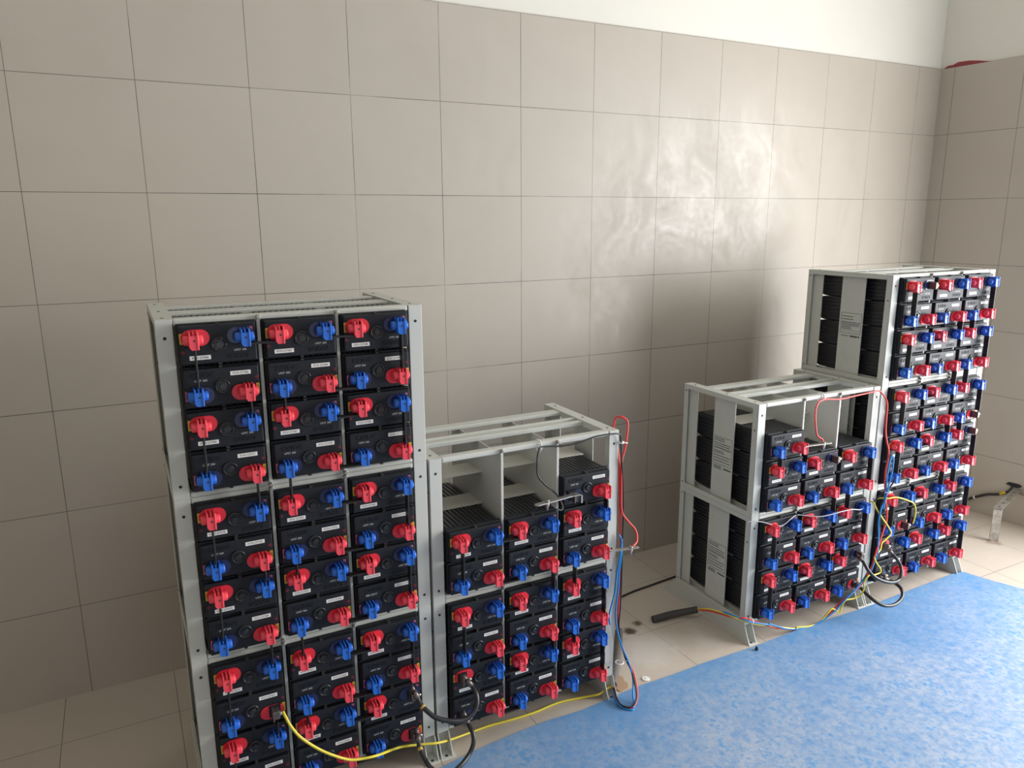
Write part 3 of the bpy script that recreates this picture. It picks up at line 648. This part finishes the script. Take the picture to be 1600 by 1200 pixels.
wire('sense_wire', 'black_C', .0026, 'wblack', 'short black wire slanting from a blue cap to the right tower post')
wire('sense_wire', 'black_C2', .0028, 'wblack', 'black wire bundled with blue and red down the right tower')
wire('sense_wire', 'yel_C1', .0027, 'wyellow', 'short yellow wire arching across the bottom crate of the right tower')
wire('sense_wire', 'yel_C2', .0027, 'wyellow', 'long yellow wire zigzagging down the right tower to the charcoal tube')
wire('sense_wire', 'grey_C', .0019, 'wgrey', 'thin grey wire strung along the seam below the right half-empty crate')
wire('floor_cable', 'cable_floor', .0038, 'wblack', 'thin black cable lying on the floor between the two groups of racks', 'cable')
def hose(name, key, r, m, label):
    bm = bmesh.new(); tube(bm, WIRE[key], r, 14)
    Pn = WIRE[key]
    end = Vector(Pn[-1] if key == 'conduit_B' else Pn[0]); nb = Vector(Pn[-2] if key == 'conduit_B' else Pn[1]); d = (end-nb).normalized()
    tube(bm, [end, end+d*.001], r*.82, 14, mi=1, smooth=0)
    return tag(link(name, mesh(name, bm, [m, 'hole'])), label, 'tube')
hose('cable_tube', 'conduit_B', .0135, 'conduit', 'grey rubber tube on the floor at the right foot of the left crates')
hose('cable_tube', 'conduit_C', .0125, 'conduit_dark', 'charcoal rubber tube rising from the floor left of the right crates')
# cable ties
def tie(p, axis, r, label, tail):
    bm = bmesh.new(); n = 16; pts = []
    for k in range(n+1):
        a = 2*PI*k/n; c, s = r*math.cos(a), r*math.sin(a)
        pts.append({0: (0, c, s), 1: (c, 0, s), 2: (c, s, 0)}[axis])
    tube(bm, pts, .0019, 6, smooth=0)
    t = Vector(tail); e = Vector(pts[0]) if t.x >= 0 else Vector(pts[n//2])
    tube(bm, [e, e+t*.5, e+t], .0017, 6, smooth=0); box(bm, e.x-.003, e.x+.003, e.y-.003, e.y+.003, e.z-.003, e.z+.003)
    tag(link('cable_tie', mesh('cable_tie', bm, 'tie'), None, p), label, 'cable tie', 'white cable ties')
tie((.900, .010, .828), 0, .0165, 'white cable tie round the top rail of the left half-empty crate', (-.004, .004, .006))
tie((1.160, -.006, .802), 2, .006, 'white cable tie at the top right post of the left half-empty crate', (.014, -.004, -.003))
tie((1.166, -.02, .113), 2, .012, 'white cable tie holding wires to the grey tube by the left crates', (.018, -.006, 0))
tie((2.006, .030, .830), 0, .0165, 'white cable tie round the top rail of the right half-empty crate', (-.004, .004, .008))
tie((2.313, -.040, .457), 2, .009, 'white cable tie round the blue wires on the right tower', (.010, -.006, -.002))
tie((1.713, -.010, .097), 0, .010, 'white cable tie at the front left foot of the right crates', (0, -.006, .012))
# tinned strips with a clamp bolt, one end bolted to a cell terminal
def sense_strip(a, b, w, bolt_t, label, dy=0.0, bracket=False):
    a = Vector(a); b = Vector(b); d = (b-a); L = d.length; d.normalize(); s = Vector((-d.y, d.x, 0))
    root = empty('terminal_strip', a, 0, label, 'strip', 'flat metal strips on the terminals')
    bm = bmesh.new(); n = 6; out = []
    pts = [(-w/2, 0), (-w/2, L-w/2)] + [(w/2*math.cos(PI-PI*k/n), L-w/2+w/2*math.sin(PI-PI*k/n)) for k in range(1, n)] + [(w/2, L-w/2), (w/2, 0)]
    fs = prism(bm, [tuple((s*p+d*q).xy) for p, q in pts], 2, -.0012, .0012)
    link('strip_plate', mesh('strip_plate', bm, 'strip'), root)
    c = d*L*bolt_t
    bm = bmesh.new(); cyl(bm, (c.x, c.y, .0035), 2, .0062, .005, 6, bev=.0008); cyl(bm, (c.x, c.y, -.012), 2, .0032, .022, 10); cyl(bm, (c.x, c.y, -.0065), 2, .0058, .008, 6, bev=.0008)
    link('clamp_bolt', mesh('clamp_bolt', bm, 'bolt'), root)['label'] = 'steel bolt and nut'
    if bracket:
        bm = bmesh.new(); box(bm, -.002, .026, -.010, .012, -.0012, .0012); box(bm, .022, .026, -.010, .012, -.024, .0012); link('strip_bracket', mesh('strip_bracket', bm, 'strip'), root)
sense_strip((.975, -.046, .692), (.848, -.064, .692), .016, .68, 'metal strip with black wire inside the left half-empty crate', bracket=True)
sense_strip((1.092, -.060, .5085), (1.180, -.078, .5085), .012, .72, 'metal strip poking out past the right end of the left half-empty crate')
q0 = GC @ Vector((.160, -.052, .692)); q1 = GC @ Vector((.270, -.064, .692))
sense_strip(q0, q1, .013, .72, 'metal strip under the red wire in the right half-empty crate')
# ------------------------------------------------------------------ the earthing strip and cable at the right wall
root = empty('earth_strip', (3.30, .105, 0), 0, 'galvanised earth strip bent from the right wall down to the floor', 'metal strip')
bm = bmesh.new(); prism(bm, [(-.018, .009), (.012, -.013), (.015, -.009), (-.015, .013)], 2, 0, .155); link('upright_strip', mesh('upright_strip', bm, 'galv'), root)
bm = bmesh.new()
a = Vector((0, 0, .155)); b = Vector((RX(.185)-3.30, .075, .168)); d = (b-a).normalized(); s = d.cross(Vector((0, 0, 1))).normalized()*.017
up = Vector((0, 0, .004)); V8 = [a-s-d*.018, a+s-d*.018, b+s, b-s]
lo = [bm.verts.new(v) for v in V8]; hi = [bm.verts.new(v+up) for v in V8]
for f in ((lo[0], lo[1], lo[2], lo[3]), (hi[3], hi[2], hi[1], hi[0])): bm.faces.new(f)
for i in range(4): bm.faces.new((lo[i], hi[i], hi[(i+1) % 4], lo[(i+1) % 4]))
for t in (.06, .25, .45, .65, .8):
    c = a+(b-a)*t+up; disc(bm, tuple(c+Vector((0, 0, .0002))), 2, .0055, 10, 1)
link('level_strip', mesh('level_strip', bm, ['galv', 'hole']), root)
bm = bmesh.new(); c = b; prism(bm, [(RX(.19)-3.30-.006, .02), (RX(.19)-3.30-.001, .02), (RX(.19)-3.30-.004, .098), (RX(.19)-3.30-.009, .098)], 2, .150, .176); prism(bm, [(RX(-.05)-3.30-.008, -.30), (RX(-.05)-3.30-.003, -.30), (RX(.1)-3.30-.001, .03), (RX(.1)-3.30-.006, .03)], 2, .150, .176)
link('wall_strip', mesh('wall_strip', bm, 'galv'), root)
bm = bmesh.new(); rnd = random.Random(4); n = 16; pts = []
for k in range(n):
    a_ = 2*PI*k/n; rr = rnd.uniform(.8, 1.15); pts.append((.200+.034*rr*math.cos(a_), .186+.012*rr*math.sin(a_)))
A = [bm.verts.new((RX(y)-.0012, y, z)) for y, z in pts]; B = [bm.verts.new((RX(y)+.001, y, z)) for y, z in pts]
bm.faces.new(A); bm.faces.new(B[::-1])
for i in range(n): bm.faces.new((A[i], B[i], B[(i+1) % n], A[(i+1) % n]))
structure('trim_2', bm, 'hole')
root = empty('wall_cable', (3.2, .62, 0), 0, 'black cable leaving the hole in the right wall behind the right tower', 'cable')
WP = [(RX(.20)-.003, .200, .178), (RX(.21)-.012, .214, .150), (RX(.25)-.014, .250, .126), (RX(.30)-.014, .302, .108), (RX(.36)-.014, .36, .074), (RX(.40)-.016, .402, .045), (RX(.46)-.02, .46, .018), (3.45, .56, .009), (3.2, .62, .007), (2.95, .64, .007)]
bm = bmesh.new(); tube(bm, [Vector(p)-Vector((3.2, .62, 0)) for p in WP], .0068, 10); link('cable_sheath', mesh('cable_sheath', bm, 'cable'), root)
bm = bmesh.new(); tube(bm, [Vector(p)-Vector((3.2, .62, 0)) for p in ((RX(.222)-.0127, .222, .1445), (RX(.245)-.0138, .245, .129))], .0078, 10, smooth=0); link('cable_band', mesh('cable_band', bm, 'yellow'), root)['label'] = 'yellow marker band'
bm = bmesh.new(); tube(bm, [Vector(p)-Vector((3.2, .62, 0)) for p in ((RX(.352)-.0142, .352, .079), (RX(.358)-.0142, .358, .0755))], .0085, 10, smooth=0); link('cable_tie', mesh('cable_tie', bm, 'tie'), root)
# ------------------------------------------------------------------ small things on the floor
bm = bmesh.new(); cyl(bm, (0, 0, .0015), 2, .0125, .003, 20, bev=.001); cyl(bm, (0, 0, .0035), 2, .0035, .002, 10)
tag(link('plastic_disc', mesh('plastic_disc', bm, 'tie'), None, (1.291, .008, 0)), 'small white plastic disc lying on the floor by the mat edge', 'disc')
bm = bmesh.new(); cyl(bm, (0, 0, .004), 2, .006, .008, 6, bev=.001); cyl(bm, (0, 0, .010), 2, .003, .006, 8)
tag(link('floor_bolt', mesh('floor_bolt', bm, 'cable'), None, (1.716, -.040, .0035)), 'dark bolt standing at the front tip of the right crates foot', 'bolt')
bm = bmesh.new(); prism(bm, [(1.215, .070), (1.232, .050), (1.224, .030), (1.226, .014), (1.214, -.004), (1.180, -.009), (1.176, .02), (1.182, .060)], 2, .0002, .003)
tag(link('card_scrap', mesh('card_scrap', bm, 'tan')), 'torn brown card scrap on the floor beside the grey tube', 'card')
